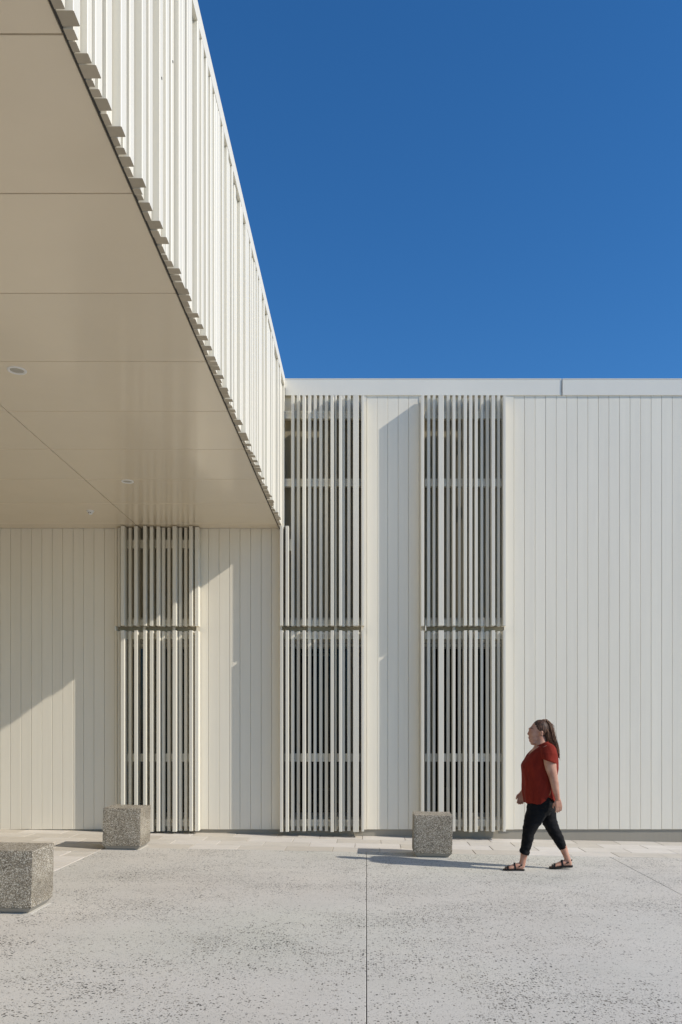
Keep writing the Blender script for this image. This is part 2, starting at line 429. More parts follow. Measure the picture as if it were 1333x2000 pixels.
# ------------------------------------------------------------------ batten screens
def screen(idx, battens, a, b, label, top_of, posts):
    base = empty('batten_screen', (XW((a+b)/2), D, BB)); tag(base, label, 'screen', 'timber batten screens over the windows')
    def bat(x0,x1,p,z0,z1):
        yf = D-p
        X0, X1 = XW(x0,yf), XW(x1,yf)
        bm = bmesh.new(); c = .0035
        yb = D-.0225
        prism(bm, [(X0,yb),(X0,yf+c),(X0+c,yf),(X1-c,yf),(X1,yf+c),(X1,yb)], z0, z1)
        link('batten', bm_mesh(bm,'batten'), M_batten, base)
    for k,(x0,x1,p) in enumerate(battens):
        j = random.uniform(-.006,.006)
        bat(x0,x1,p+random.uniform(-.004,.004), ZW(1225.3), min(top_of(k), ZW(771.8,D-p) if top_of(k)>5 else 9))
        bat(x0,x1,p+random.uniform(-.004,.004), ZW(1621.5)+j, ZW(1234.5))
    XA, XB = XW(a+1), XW(b-.5)
    topz = top_of(99)
    bands = [(1211,1223),(1236,1249),(1472,1487.5),(1600,1613)]
    bands += [(805,820),(937,952)] if topz > 5 else [(1056,1072)]
    for y0,y1 in bands:
        bm = bmesh.new(); z1,z0 = ZW(y0),ZW(y1)
        # channel-shaped rail
        for (za,zb,yy) in ((z0,z0+.03,D-.056),(z0+.0305,z1-.0305,D-.047),(z1-.03,z1,D-.056)):
            box(bm, XA+.012,XB-.012, yy, D+.025, za, zb)
        link('rail', bm_mesh(bm,'rail'), M_batten, base)
    if topz > 5 and idx == 1:
        obox('bracket', M_batten, base, XW(564),XW(571), D-.10,D-.0235, ZW(1078),ZW(1056))
    # recessed flashing at floor level in the shade-darkened infill colour and posts that carry the rails
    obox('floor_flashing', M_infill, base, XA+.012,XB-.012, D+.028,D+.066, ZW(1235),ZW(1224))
    obox('sun_stop_plate', M_batten, base, XW(a+1.5),XW(a+3.5), D-(.1655 if idx == 2 else .160),D-.0225, ZW(1234.4),ZW(1225.4))  # filler added to block sun leaking through the floor gap
    for px in posts: obox('post', M_batten, base, XW(px),XW(px+5.5), D-.021,D+.024, ZW(1235.5)+.001, ZW(1223.6)-.001)
    return base
d, m_, s = .20,.145,.098
S0 = [(229.5,235,s),(235.5,243,d),(251,257,s),(262,268.5,d),(279.5,285.5,d),(292.5,299,m_+.02),(305.6,312,d-.03),(316,322,s),(327,333,s),(337,344.5,d-.01),
      (349,355,s),(360,366,s),(369.5,376,d-.02),(380.8,388,s+.05)]
S1 = [(547,553,d),(558,564,d),(569,575,m_),(580,586,s),(591,597,d),(602,608,s),(613,618.5,s),(624,630,s),(635,641,s),(646,652,d),(653.5,658,s),(662.5,668.5,d),
      (669,674,s+.01),(679,685,m_),(690,701,d),(706.5,711.5,d)]
S2 = [(835,841,s),(846,851,m_),(857,867.5,d),(873,879,s),(884.5,890,d),(895.5,901,s),(906.6,912.6,d),(917,923,d),(928,933.6,d-.02),(939.4,944.6,s),
      (950,956,s),(961,967.5,d),(972,977.5,s),(983.5,989,d),(823,829,.165)]
random.seed(11)
screen(0,S0,229,385,'vertical batten screen under the canopy at the far left, stopping at the soffit',lambda k: SOF-.012,[280,338])
screen(1,S1,549,707,'vertical batten screen in the inside corner where the canopy meets the building',lambda k: (SOF-.012 if k in (0,1) else CAPB-.001),[602,653])
screen(2,S2,828,985,'vertical batten screen behind the lone concrete block, nearest the walking woman',lambda k: CAPB-.001,[884,940])

# ------------------------------------------------------------------ canopy
can = empty('canopy', (-1.2, D, SOF)); tag(can, 'deep off white entrance canopy with smooth soffit and battened fascia projecting from the wall', 'canopy')
CX0, CX1, CY0 = -15.0, -1.245, -1.75  # canopy extended far left, out of view, to deepen the shade beneath
FB = 6.43
# soffit panels
xs = [CX1-.006, -3.25, -5.26, -7.27, -9.28, -11.29, -13.3, CX0]
ys = [2.87*1600/(1423-378)+k*1.0075 for k in range(-6,8)]; ys = [CY0]+[y for y in ys if y < D-.2]+[D+.0]
ys = sorted(ys)
for i in range(len(xs)-1):
    for j in range(len(ys)-1):
        g = .004
        bm = bmesh.new(); box(bm, xs[i+1]+g, xs[i]-g, ys[j]+g, ys[j+1]-g, SOF, SOF+.018)
        es = [e for e in bm.edges if all(v.co.z < SOF+.001 for v in e.verts)]
        bmesh.ops.bevel(bm, geom=es, offset=.0025, segments=1, affect='EDGES')
        link('soffit_panel', bm_mesh(bm,'soffit_panel'), M_soffit, can)
obox('soffit_backing', M_dark, can, CX0,CX1+.001, CY0,D-.001, SOF+.019,SOF+.05)
obox('fascia_backing', M_batten, can, CX1-.25,CX1, CY0,D-.001, SOF+.051,FB+.09)
obox('edge_bead', M_dark, can, CX1-.001,CX1+.006, CY0,D-.003, SOF-.012,SOF+.05)
obox('roof_deck', M_cap, can, CX0+.005,CX1-.2502, CY0,D-.001, FB+.0,FB+.06)
bm = bmesh.new()
box(bm, CX1-.24,-1.1635, CY0-.01,D+.02, CAPT-.02,CAPT); box(bm, CX1+.0005,-1.1635, CY0-.01,D-.0165, FB+.001,CAPT-.0201); 
link('fascia_cap', bm_mesh(bm,'fascia_cap'), M_batten, can)
obox('back_fascia', M_board, can, CX0-.03,CX0-.002, CY0,D-.001, SOF,CAPT-.02)
obox('end_fascia', M_board, can, CX0-.03,CX1, CY0-.04,CY0-.002, SOF,CAPT-.022)
# fascia battens
rf = random.Random(5)
seq = [(3.263,.057,'D'),(3.345,.05,'S'),(3.405,.05,'T'),(3.465,.055,'M'),(3.524,.06,'D'),(3.61,.045,'T'),(3.66,.045,'S'),(3.72,.06,'M'),(3.81,.05,'T'),(3.89,.056,'D'),(3.965,.05,'T'),
       (4.03,.045,'S'),(4.09,.055,'M'),(4.175,.05,'T'),(4.255,.055,'D'),(4.335,.05,'S'),(4.395,.04,'T'),(4.45,.056,'M'),(4.53,.05,'T'),(4.615,.055,'D'),(4.70,.04,'S')]
dep = {'D':.080,'M':.066,'S':.050,'T':.038}
y = 4.77
while y < D-.09:
    wd = rf.choice([.045,.05,.055])
    t = rf.choices('DMST',[.36,.24,.2,.2])[0]
    seq.append((y,wd,t)); y += rf.choice([.075,.082,.088])
y = 3.263-.08
while y > CY0+.03:
    seq.append((y,.05,rf.choices('DMST',[.36,.24,.2,.2])[0])); y -= .082
seq.sort()
seq = [(y, (min(.075, seq[i+1][0]-y-rf.choice([.004,.006,.012])) if i+1 < len(seq) else wd), t) for i,(y,wd,t) in enumerate(seq)]
for (y,wd,t) in seq:
    dd = dep[t]+rf.uniform(-.002,.002)
    z0 = SOF-.010+rf.uniform(-.004,.004); x0=CX1+.0065; x1=CX1+dd; c=.003
    bm = bmesh.new(); prism(bm, [(x0,y),(x1-c,y),(x1,y+c),(x1,y+wd-c),(x1-c,y+wd),(x0,y+wd)], z0, FB+rf.uniform(-.004,0))
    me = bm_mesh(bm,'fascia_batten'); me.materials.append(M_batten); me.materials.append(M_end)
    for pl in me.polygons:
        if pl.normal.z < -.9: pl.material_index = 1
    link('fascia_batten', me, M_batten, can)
# unseen wall added to cut sky fill under the canopy
obox('shade_wall', M_board, bld, -15.55,-15.06, -1.8,D-.002, -.3,CAPT-.03)
for (yk,zk) in ((4.707,5.245),(5.05,5.66)):
    yy, wd, t = min(seq, key=lambda q: abs(q[0]+q[1]/2-yk)+(0 if q[2] in 'DM' else .05))
    bm = bmesh.new(); bmesh.ops.create_cone(bm, cap_ends=True, segments=12, radius1=.008, radius2=.007, depth=.004, matrix=Matrix.Translation((CX1+dep[t]+.002,yy+wd/2,zk)) @ Matrix.Rotation(math.pi/2,4,'Y'))
    link('screw_head', bm_mesh(bm,'screw_head'), M_dark, can)
# slim steel columns outside the picture that carry the far side
for yy in (-1.2,):
    bm = bmesh.new(); r = bmesh.ops.create_cone(bm, cap_ends=True, segments=20, radius1=.09, radius2=.09, depth=SOF-gz(-8.6)-.002, matrix=Matrix.Translation((-8.6,yy,(SOF+gz(-8.6))/2)))
    link('column', bm_mesh(bm,'column'), M_cap, can)

# downlights and detector
def downlight(x,y,r,label):
    t = empty('downlight',(x,y,SOF)); tag(t,label,'light','round downlights in the soffit')
    bm = bmesh.new(); seg = 40; prof = [(r,0),(r*.98,-.006),(r*.80,-.008),(r*.74,-.004),(r*.70,-.0015)]
    rings = [[bm.verts.new((x+q*math.cos(2*math.pi*i/seg),y+q*math.sin(2*math.pi*i/seg),SOF+z)) for i in range(seg)] for q,z in prof]
    for a,b in zip(rings[:-1],rings[1:]):
        for i in range(seg): bm.faces.new((a[i],a[(i+1)%seg],b[(i+1)%seg],b[i]))
    link('bezel', bm_mesh(bm,'bezel',True), M_white, t)
    bm = bmesh.new(); bmesh.ops.create_circle(bm, cap_ends=True, segments=seg, radius=r*.72, matrix=Matrix.Translation((x,y,SOF-.0012)))
    link('lens', bm_mesh(bm,'lens'), M_frame, t)
downlight(-2.80,6.56,.075,'larger looking unlit round downlight nearer the camera in the soffit')
downlight(-2.775,9.51,.072,'unlit round downlight farther along the soffit, towards the leftmost screen')
det = empty('smoke_detector',(-3.64,10.8,SOF)); tag(det,'small white dome detector on the soffit by the wall','detector')
bm = bmesh.new()
bmesh.ops.create_cone(bm,cap_ends=True,segments=28,radius1=.042,radius2=.05,depth=.018,matrix=Matrix.Translation((-3.64,10.8,SOF-.0095)))
link('base',bm_mesh(bm,'base',False),M_white,det)
bm = bmesh.new(); bmesh.ops.create_uvsphere(bm,u_segments=24,v_segments=12,radius=.032,matrix=Matrix.Translation((-3.64,10.8,SOF-.02)))
link('dome',bm_mesh(bm,'dome',True),M_white,det)
for k in (-1,1):
    obox('sensor_slot',M_dark,det,-3.64+k*.012-.006,-3.64+k*.012+.006,10.8-.0345,10.8-.026,SOF-.036,SOF-.028)

# ------------------------------------------------------------------ concrete blocks
def block(xl, yf, wd, dp, ht, label, rz=0, seed=0):
    x = xl+wd/2; y = yf+dp/2; z = gz(x)
    t = empty('concrete_block',(x,y,z)); tag(t,label,'block','aggregate concrete blocks on the forecourt')
    rr = random.Random(seed)
    hb = .05
    bm = bmesh.new(); box(bm,-wd/2,wd/2,-dp/2,dp/2,hb,ht)
    bmesh.ops.subdivide_edges(bm,edges=bm.edges[:],cuts=14,use_grid_fill=True)
    for v in bm.verts:
        # worn arrises and small chips
        near = sum((abs(abs(v.co.x)-wd/2)<1e-4, abs(abs(v.co.y)-dp/2)<1e-4, abs(v.co.z-hb)<1e-4 or abs(v.co.z-ht)<1e-4))
        c = Vector((0,0,(hb+ht)/2))
        nn = mnoise.noise(v.co*17+Vector((seed*9,0,0)))
        if near >= 2: v.co += (c-v.co).normalized()*(.003+.004*max(0,nn)*near)
        else: v.co += (c-v.co).normalized()*(.0012*nn)
    o = link('body', bm_mesh(bm,'body'), M_block, t, loc=(0,0,0))
    bm = bmesh.new()
    a0,a1 = .010,.045
    lo = [bm.verts.new((sx*(wd/2-a1),sy*(dp/2-a1),.004)) for sx,sy in ((-1,-1),(1,-1),(1,1),(-1,1))]
    hi = [bm.verts.new((sx*(wd/2-a0),sy*(dp/2-a0),hb-.001)) for sx,sy in ((-1,-1),(1,-1),(1,1),(-1,1))]
    bm.faces.new(lo[::-1]); bm.faces.new(hi)
    for i in range(4): bm.faces.new((lo[i],lo[(i+1)%4],hi[(i+1)%4],hi[i]))
    link('base', bm_mesh(bm,'base'), M_foot, t, loc=(0,0,0))
    bm = bmesh.new(); box(bm,-wd/2+.02,wd/2-.012,-dp/2+.03,dp/2-.02,-.012,.0035)
    link('lit_footing_strip', bm_mesh(bm,'lit_footing_strip'), M_footlit, t, loc=(0,0,0))  # pale plate standing for the sunlit strip at the foot
    t.rotation_euler = (0, math.atan(SL), rz)
    return t
yn = 6.57
block(-2.69-.47, yn, .47,.46,.515,'concrete block nearest the camera, cut off by the left edge of the picture',0,1)
block(XW(199.5,10.02), 10.02, .465,.47,.515,'concrete block in front of the leftmost screen, casting a shadow on pale paving',.0,2)
block(XW(808.5,9.9), 9.9, .47,.47,.515,'lone concrete block in the middle, between the screens and the walking woman',math.radians(-.8),3)

# ------------------------------------------------------------------ the walking woman
PY = 9.2
def W(zx, zy, lat=0.0):
    px = 960+zx*.1701; py = 1380+zy*.1701
    return Vector(((px-716)*PY/F, PY+lat, CAM_H+(1423-py)*PY/F))
def V(zx, zy, lat=0.0):
    p = W(zx,zy,lat); p.x *= (PY+lat)/PY; return p
ZP = .1701*PY/F       # metres per unit
def loft(bm, secs, seg=20, cap=True):
    """secs: (centre Vector, half depth, half lateral, tangent or None); elliptical rings square to the path, one axis along Y"""
    rings = []
    n_ = len(secs)
    for i,sc in enumerate(secs):
        c,a,b_ = sc[:3]
        if len(sc) > 3 and sc[3] is not None: t = sc[3]
        else:
            t = (secs[min(i+1,n_-1)][0]-secs[max(i-1,0)][0])
        t = Vector(t)
        t.normalize()
        lat = Vector((0,1,0)); lat = (lat - t*lat.dot(t))
        if lat.length < .2: lat = Vector((1,0,0)) - t*t.x
        lat.normalize(); ax = t.cross(lat).normalized()
        rings.append([bm.verts.new(c+ax*(a*math.cos(q))+lat*(b_*math.sin(q))) for q in (2*math.pi*k/seg for k in range(seg))])
    for a,b_ in zip(rings[:-1],rings[1:]):
        for k in range(seg): bm.faces.new((a[k],a[(k+1)%seg],b_[(k+1)%seg],b_[k]))
    if cap: bm.faces.new(rings[0][::-1]); bm.faces.new(rings[-1])
    return rings
def ell(bm, c, rx, ry, rz_, rot=None, seg=20):
    M = Matrix.Translation(c)
    if rot: M = M @ Matrix.Rotation(rot,4,'Y')
    M = M @ Matrix.Diagonal((rx,ry,rz_,1))
    bmesh.ops.create_uvsphere(bm,u_segments=seg,v_segments=seg//2+2,radius=1,matrix=M)
def remesh(bm, voxel, smooth_it, name):
    me = bpy.data.meshes.new('tmp'); bmesh.ops.recalc_face_normals(bm, faces=bm.faces[:]); bm.to_mesh(me); bm.free()
    o = bpy.data.objects.new('tmp', me); C.objects.link(o)
    r = o.modifiers.new('r','REMESH'); r.mode = 'VOXEL'; r.voxel_size = voxel; r.use_smooth_shade = True
    if smooth_it:
        s_ = o.modifiers.new('s','SMOOTH'); s_.factor = .5; s_.iterations = smooth_it
    dg = bpy.context.evaluated_depsgraph_get(); dg.update()
    m2 = bpy.data.meshes.new_from_object(o.evaluated_get(dg)); m2.name = name
    bpy.data.objects.remove(o); bpy.data.meshes.remove(me)
    for p in m2.polygons: p.use_smooth = True
    return m2
def R3(c, r, r2=None): return (c, r, r if r2 is None else r2)

def skin_mat():
    m, n, b = new_mat('skin')
    no = N(n,'ShaderNodeTexNoise',Scale=14.0,Detail=3.0); n.links.new(coords(n), no.inputs['Vector'])
    n.links.new(ramp(n,no.outputs[0],[(.3,(.40,.185,.12)),(.5,(.47,.25,.17)),(.7,(.55,.32,.225))]), b.inputs['Base Color'])
    b.inputs['Roughness'].default_value = .5
    b.inputs['Specular IOR Level'].default_value = .35; b.inputs['Subsurface Weight'].default_value = .12; b.inputs['Subsurface Radius'].default_value = (.012,.005,.003); b.inputs['Subsurface Scale'].default_value = .6
    return m
def cloth_mat(name, c0, c1, rough, sc=9.0, sheen=.2, bs=.5):
    m, n, b = new_mat(name)
    no = N(n,'ShaderNodeTexNoise',Scale=sc,Detail=4.0,Distortion=.6); n.links.new(coords(n,(1,1,.45)), no.inputs['Vector'])
    wv = N(n,'ShaderNodeTexNoise',Scale=700.0,Detail=1.0); n.links.new(coords(n), wv.inputs['Vector'])
    n.links.new(ramp(n,no.outputs[0],[(.35,c0),(.65,c1)]), b.inputs['Base Color'])
    b.inputs['Specular IOR Level'].default_value = .2
    b.inputs['Roughness'].default_value = rough; b.inputs['Sheen Weight'].default_value = sheen
    h = math_(n,'ADD', no.outputs[0], math_(n,'MULTIPLY',wv.outputs[0],.05))
    bump(n,b,h,bs,.02); return m
M_skin = skin_mat()
M_shirt = cloth_mat('blouse_fabric',(.155,.013,.006),(.205,.019,.009),.85,14,.0,.6)
M_pants = cloth_mat('trouser_fabric',(.0028,.0028,.0034),(.005,.005,.006),.85,10,.0,.8); M_pants.node_tree.nodes['Principled BSDF'].inputs['Specular IOR Level'].default_value = .25
M_leather = cloth_mat('black_leather',(.012,.010,.009),(.02,.018,.016),.45,20,0,.1)
def hair_mat(name='brown_hair', cols=((.014,.007,.004),(.050,.024,.014),(.16,.08,.045))):
    m, n, b = new_mat(name)
    no = N(n,'ShaderNodeTexNoise',Scale=60.0,Detail=3.0); n.links.new(coords(n,(1.6,1.6,.25)), no.inputs['Vector'])
    n.links.new(ramp(n,no.outputs[0],[(.32,cols[0]),(.52,cols[1]),(.72,cols[2])]), b.inputs['Base Color'])
    b.inputs['Roughness'].default_value = .55; b.inputs['Specular IOR Level'].default_value = .3; bump(n,b,no.outputs[0],.6,.004); return m
M_hair = hair_mat(); M_tail = hair_mat('brown_hair_sunlit', ((.03,.015,.009),(.12,.06,.034),(.32,.18,.10)))  # ponytail copy is lighter: sunlit brown put into the colour
M_eye,_,b_ = new_mat('eye_white'); b_.inputs['Base Color'].default_value = (.7,.68,.64,1); b_.inputs['Roughness'].default_value=.2
M_iris,_,b_ = new_mat('iris'); b_.inputs['Base Color'].default_value = (.03,.018,.01,1); b_.inputs['Roughness'].default_value=.15
M_lip,_,b_ = new_mat('lips'); b_.inputs['Base Color'].default_value = (.36,.13,.11,1); b_.inputs['Roughness'].default_value=.45
M_gold,_,b_ = new_mat('gold'); b_.inputs['Base Color'].default_value = (.9,.62,.3,1); b_.inputs['Metallic'].default_value=1; b_.inputs['Roughness'].default_value=.25

woman = empty('person',(W(560,1870).x, PY, gz(W(560,1870).x)))
tag(woman,'woman with long brown ponytail walking left in rust red blouse and black cropped trousers','person')

# ---- body: one continuous skin
bm = bmesh.new()
ell(bm, W(556,268), .100,.078,.103)
ell(bm, W(500,300), .070,.066,.090, rot=.12)
ell(bm, W(497,362), .062,.054,.055)
ell(bm, W(462,392), .026,.028,.024)
ell(bm, W(500,412), .050,.045,.030, rot=-.35)                       # soft chin and throat
ell(bm, W(446,258), .014,.045,.014)                                 # brow
loft(bm,[R3(W(446,272),.008,.008),R3(W(434,298),.011,.012),R3(W(425,316),.013,.016),R3(W(438,328),.010,.015)],12)   # nose
ell(bm, W(441,352), .012,.024,.008); ell(bm, W(443,367), .012,.021,.008)
ell(bm, W(478,325), .035,.062,.035)                                  # cheeks
for sd in (-1,1):
    ell(bm, W(563,312,sd*.079), .017,.009,.031, rot=-.15)            # ears
    ell(bm, W(568,300,sd*.084), .014,.006,.020)
loft(bm,[R3(W(555,330),.066,.058),R3(W(565,390),.064,.060),R3(W(572,440),.068,.068),R3(W(570,500),.10,.11)],24)    # neck
tors = [(430,560,660,.075),(470,500,705,.14),(530,445,735,.18),(600,400,745,.19),(670,372,745,.19),(740,372,740,.187),(820,377,730,.19),(900,380,725,.2),(1000,400,710,.195),(1090,440,690,.17),(1130,460,670,.14)]
loft(bm,[(W((f+b)/2,zy),(b-f)/2*ZP,lt,Vector((0,0,-1))) for zy,f,b,lt in tors],28)
# near arm (her left), swung back
loft(bm,[R3(V(640,480,-.16),.075,.07),R3(V(668,540,-.205),.074,.064),R3(V(675,630,-.225),.068,.058),R3(V(690,710,-.235),.060,.053),R3(V(712,790,-.24),.050,.046),
         R3(V(727,860,-.245),.045,.043),R3(V(742,940,-.24),.038,.036),R3(V(757,1010,-.235),.029,.027),R3(V(765,1055,-.232),.025,.023)],20)
def hand(base, dirv, perp, lat_sign, scale=1.0, curl=.5):
    """palm + four fingers + thumb. dirv: wrist->knuckles in XZ, perp: towards the index-finger side"""
    d_ = Vector(dirv).normalized(); p_ = Vector(perp).normalized(); l_ = d_.cross(p_).normalized()*lat_sign
    pl = .082*scale
    for k in range(4):
        off = (-.030+.020*k)*scale
        loft(bm,[R3(base+p_*off*.5-d_*.01,.014*scale),R3(base+d_*pl*.5+p_*off*.85,.0155*scale),R3(base+d_*pl+p_*off,.0125*scale)],10)
        ln = (.058,.070,.075,.066)[k]*scale
        p0 = base+d_*(pl-.005)+p_*off; a_ = 0; pts=[(p0,.0105*scale)]
        cur = p0; 
        for j,fr in enumerate((.45,.32,.23)):
            a_ += curl*(.55 if j==0 else .8)
            v = (d_*math.cos(a_)+l_*math.sin(a_)+p_*(off*.9)*(1 if j==0 else .2)).normalized()
            cur = cur+v*ln*fr; pts.append((cur,(.0095,.0088,.0065)[j]*scale))
        loft(bm,[R3(c,r) for c,r in pts],10)
    # thumb leaves the index side near the wrist
    t0 = base+d_*.018+p_*.024*scale; t1 = t0+(d_*.6+p_*.55+l_*.35).normalized()*.036*scale; t2 = t1+(d_*.85+p_*.15+l_*.4).normalized()*.028*scale; t3 = t2+(d_*.95+l_*.3).normalized()*.022*scale
    loft(bm,[R3(t0,.016*scale),R3(t1,.0125*scale),R3(t2,.0105*scale),R3(t3,.007*scale)],10)
hand(V(766,1052,-.232), (.12,0,-1), (-1,-.25,-.12), 1, 1.0, .38)
# far arm (her right), swung forward, mostly behind the blouse
loft(bm,[R3(V(600,490,.16),.075,.07),R3(V(570,560,.205),.070,.062),R3(V(525,680,.235),.060,.052),R3(V(478,790,.24),.046,.045),R3(V(430,880,.235),.042,.040),R3(V(385,960,.228),.033,.032),R3(V(360,1015,.222),.026,.024)],20)
hand(V(358,1010,.222), (-.22,0,-1), (-1,.25,.2), -1, 1.0, .5)
# legs under the trousers and bare ankles
loft(bm,[R3(V(405,1500,-.085),.045),R3(V(392,1620,-.08),.046),R3(V(378,1690,-.078),.040),R3(V(367,1745,-.076),.034),R3(V(358,1790,-.075),.036,.033),R3(V(350,1830,-.075),.036,.033)],18)
loft(bm,[R3(V(770,1520,.085),.045),R3(V(820,1620,.08),.045),R3(V(845,1680,.078),.040),R3(V(868,1740,.076),.034),R3(V(885,1785,.075),.036,.033),R3(V(893,1810,.075),.036,.033)],18)
loft(bm,[R3(V(540,1120,-.08),.09,.08),R3(V(515,1250,-.085),.085,.075),R3(V(440,1420,-.085),.052),R3(V(405,1560,-.085),.045)],18)
loft(bm,[R3(V(600,1140,.08),.09,.08),R3(V(648,1280,.085),.07,.07),R3(V(715,1430,.085),.052),R3(V(790,1580,.082),.045)],18)
def foot(heel, toe, lat):
    """low wedge from heel to toes, with separate toes"""
    hx,hz = heel; tx,tz = toe
    def Q(f, up, l=0): return V(hx+(tx-hx)*f, hz+(tz-hz)*f, lat+l)+Vector((0,0,up))
    loft(bm,[(Q(0,.030),.020,.018),(Q(.08,.032),.030,.028),(Q(.25,.042),.040,.032),(Q(.45,.036),.033,.036),(Q(.65,.024),.022,.043),(Q(.78,.017),.015,.044)],18)
    for k in range(5):
        l = (-.034+.016*k)*(1 if lat<0 else -1)*-1
        ln = (.20,.205,.19,.165,.135)[k]; r = (.012,.0088,.0085,.008,.008)[k]
        loft(bm,[R3(Q(.72,.015,l*.9),r*1.1),R3(Q(.72+ln*.6,.014,l),r),R3(Q(.75+ln,.009,l),r*.8)],8)
foot((372,1868),(142,1858),-.078)
foot((925,1850),(672,1860),.078)
body = link('body', remesh(bm,.0048,2,'body'), M_skin, woman)

# ---- blouse
bm = bmesh.new()
seg = 48
def shirt_ring(zy_f, zy_b, f, b, lt, hem=False, expo=2.3):
    ring = []
    for k in range(seg):
        q = 2*math.pi*k/seg
        cx, sy = math.cos(q), math.sin(q)
        ex = math.copysign(abs(cx)**(2/expo),cx); ey = math.copysign(abs(sy)**(2/expo),sy)
        zx = (f+b)/2 + (b-f)/2*ex
        t = (ex+1)/2
        zy = zy_f+(zy_b-zy_f)*max(t,0)**.5
        if hem:
            zy = 1108 - 112*math.exp(-((zx-628)/48)**2) + 7*math.sin(q*9)
        rip = 1+.012*math.sin(q*7+zy*.013)*(1 if zy>700 else .3)+.010*mnoise.noise(Vector((math.cos(q)*2.5,math.sin(q)*2.5,zy*.004)))*(2 if zy>650 else 1)
        p = W((f+b)/2+(zx-(f+b)/2)*rip, zy, lt*ey*rip)
        ring.append(bm.verts.new(p))
    return ring
prof = [(492,412,505,655,.078),(512,425,478,688,.118),(530,445,452,712,.158),(560,480,420,738,.192),(600,550,392,752,.208),(640,610,366,760,.213),(675,665,350,762,.214),(715,715,350,760,.212),(770,770,356,752,.212),(830,830,360,744,.216),(900,900,363,738,.224),(960,960,368,734,.23),(1000,1000,372,732,.234)]
rings = [shirt_ring(*p) for p in prof]+[shirt_ring(0,0,384,726,.238,True)]
for a,b in zip(rings[:-1],rings[1:]):
    for k in range(seg): bm.faces.new((a[k],a[(k+1)%seg],b[(k+1)%seg],b[k]))
bm.faces.new(rings[0][::-1]); bm.faces.new(rings[-1])
for sd in (-1,1):
    if sd < 0: pth = [R3(V(625,462,-.12),.060,.07),R3(V(650,495,-.17),.084,.074),R3(V(665,560,-.215),.088,.070),R3(V(668,622,-.232),.082,.069)]
    else: pth = [R3(V(610,462,.12),.060,.07),R3(V(600,495,.17),.084,.074),R3(V(575,560,.215),.082,.068),R3(V(553,622,.232),.080,.066)]
    if sd < 0: pth[-1] = pth[-1]+(Vector((-.36,0,-1)),)
    loft(bm,pth,24)
blouse = link('blouse', remesh(bm,.0052,2,'blouse'), M_shirt, woman)
# folds pressed into the blouse
nv = [x.vector.copy() for x in blouse.data.vertex_normals]; out_co = []
for v, nrm in zip(blouse.data.vertices, nv):
    p = v.co
    fold = mnoise.noise(Vector((p.x*9,p.y*9,p.z*2.2)))*.013 + mnoise.noise(Vector((p.x*22+p.z*6,p.y*22,p.z*5)))*.0065
    wgt = min(1,max(.25,(1.42-p.z)*2.2))
    out_co.extend(p + nrm*fold*wgt)
blouse.data.vertices.foreach_set('co', out_co); blouse.data.update()
bm = bmesh.new()     # collar band round the open neck
col = []
for k in range(33):
    q = 2*math.pi*k/32; ex = math.cos(q); t=(ex+1)/2
    col.append((W(580+76*ex, 492-80*max(t,0)**.5, .080*math.sin(q))+Vector((0,0,.006))))
for i in range(32):
    if i in (15,16): continue
    loft(bm,[R3(col[i],.009,.006),R3(col[i+1],.009,.006)],8)
link('collar', bm_mesh(bm,'collar',True), M_shirt, blouse)
bm = bmesh.new(); loft(bm,[R3(W(636,935,-.236),.0012),R3(W(628,965,-.238),.0012),R3(W(620,990,-.238),.0012)],6); ell(bm,W(618,996,-.238),.004,.004,.004,seg=10)
link('drawstring', bm_mesh(bm,'drawstring',True), M_gold, blouse)

# ---- cropped trousers
bm = bmesh.new()
loft(bm,[(W(568,985),.155,.205,Vector((0,0,-1))),(W(568,1060),.152,.205,Vector((0,0,-1))),(W(570,1120),.148,.20,Vector((0,0,-1))),(W(560,1190),.142,.19,Vector((0,0,-1))),(W(555,1240),.11,.16,Vector((0,0,-1)))],32)
H_ = Vector((-.12,0,-1)); 
loft(bm,[(V(552,1110,-.085),.132,.11,H_),(V(530,1200,-.09),.122,.105,H_),(V(503,1260,-.092),.112,.10,H_),(V(472,1330,-.092),.096,.09,H_),(V(442,1400,-.09),.078,.078,H_),(V(430,1450,-.088),.066,.070,H_),
         (V(416,1520,-.086),.064,.066,H_),(V(402,1590,-.084),.058,.062,H_),(V(386,1650,-.082),.056,.058,H_),(V(379,1684,-.081),.056,.058,Vector((-.32,0,-1)))],26)
H2 = Vector((.45,0,-1))
loft(bm,[(V(590,1120,.085),.13,.11,Vector((.1,0,-1))),(V(640,1225,.09),.104,.10,Vector((.2,0,-1))),(V(663,1310,.09),.088,.092,Vector((.3,0,-1))),(V(700,1400,.088),.075,.08,Vector((.35,0,-1))),(V(738,1470,.086),.068,.07,H2),
         (V(772,1530,.084),.062,.064,H2),(V(800,1590,.083),.054,.058,H2),(V(826,1646,.082),.044,.052,Vector((.5,0,-1)))],26)
tm = remesh(bm,.0055,2,'trousers')
trousers = link('trousers', tm, M_pants, woman)
nv = [x.vector.copy() for x in tm.vertex_normals]; out_co = []
for v, nrm in zip(tm.vertices, nv):
    p = v.co
    wr = mnoise.noise(Vector((p.x*10,p.y*10,p.z*34)))*.0055 + mnoise.noise(Vector((p.x*30,p.y*26,p.z*60)))*.0025
    out_co.extend(p + nrm*wr)
tm.vertices.foreach_set('co', out_co); tm.update()

# ---- hair: scalp cap, bound knot and loose ponytail
bm = bmesh.new()
ell(bm, W(566,262), .100,.083,.108)
me_h = bm_mesh(bm,'tmph')
bm = bmesh.new(); bm.from_mesh(me_h); bpy.data.meshes.remove(me_h)
bmesh.ops.subdivide_edges(bm, edges=bm.edges[:], cuts=2, use_grid_fill=True)
hc = W(566,262)
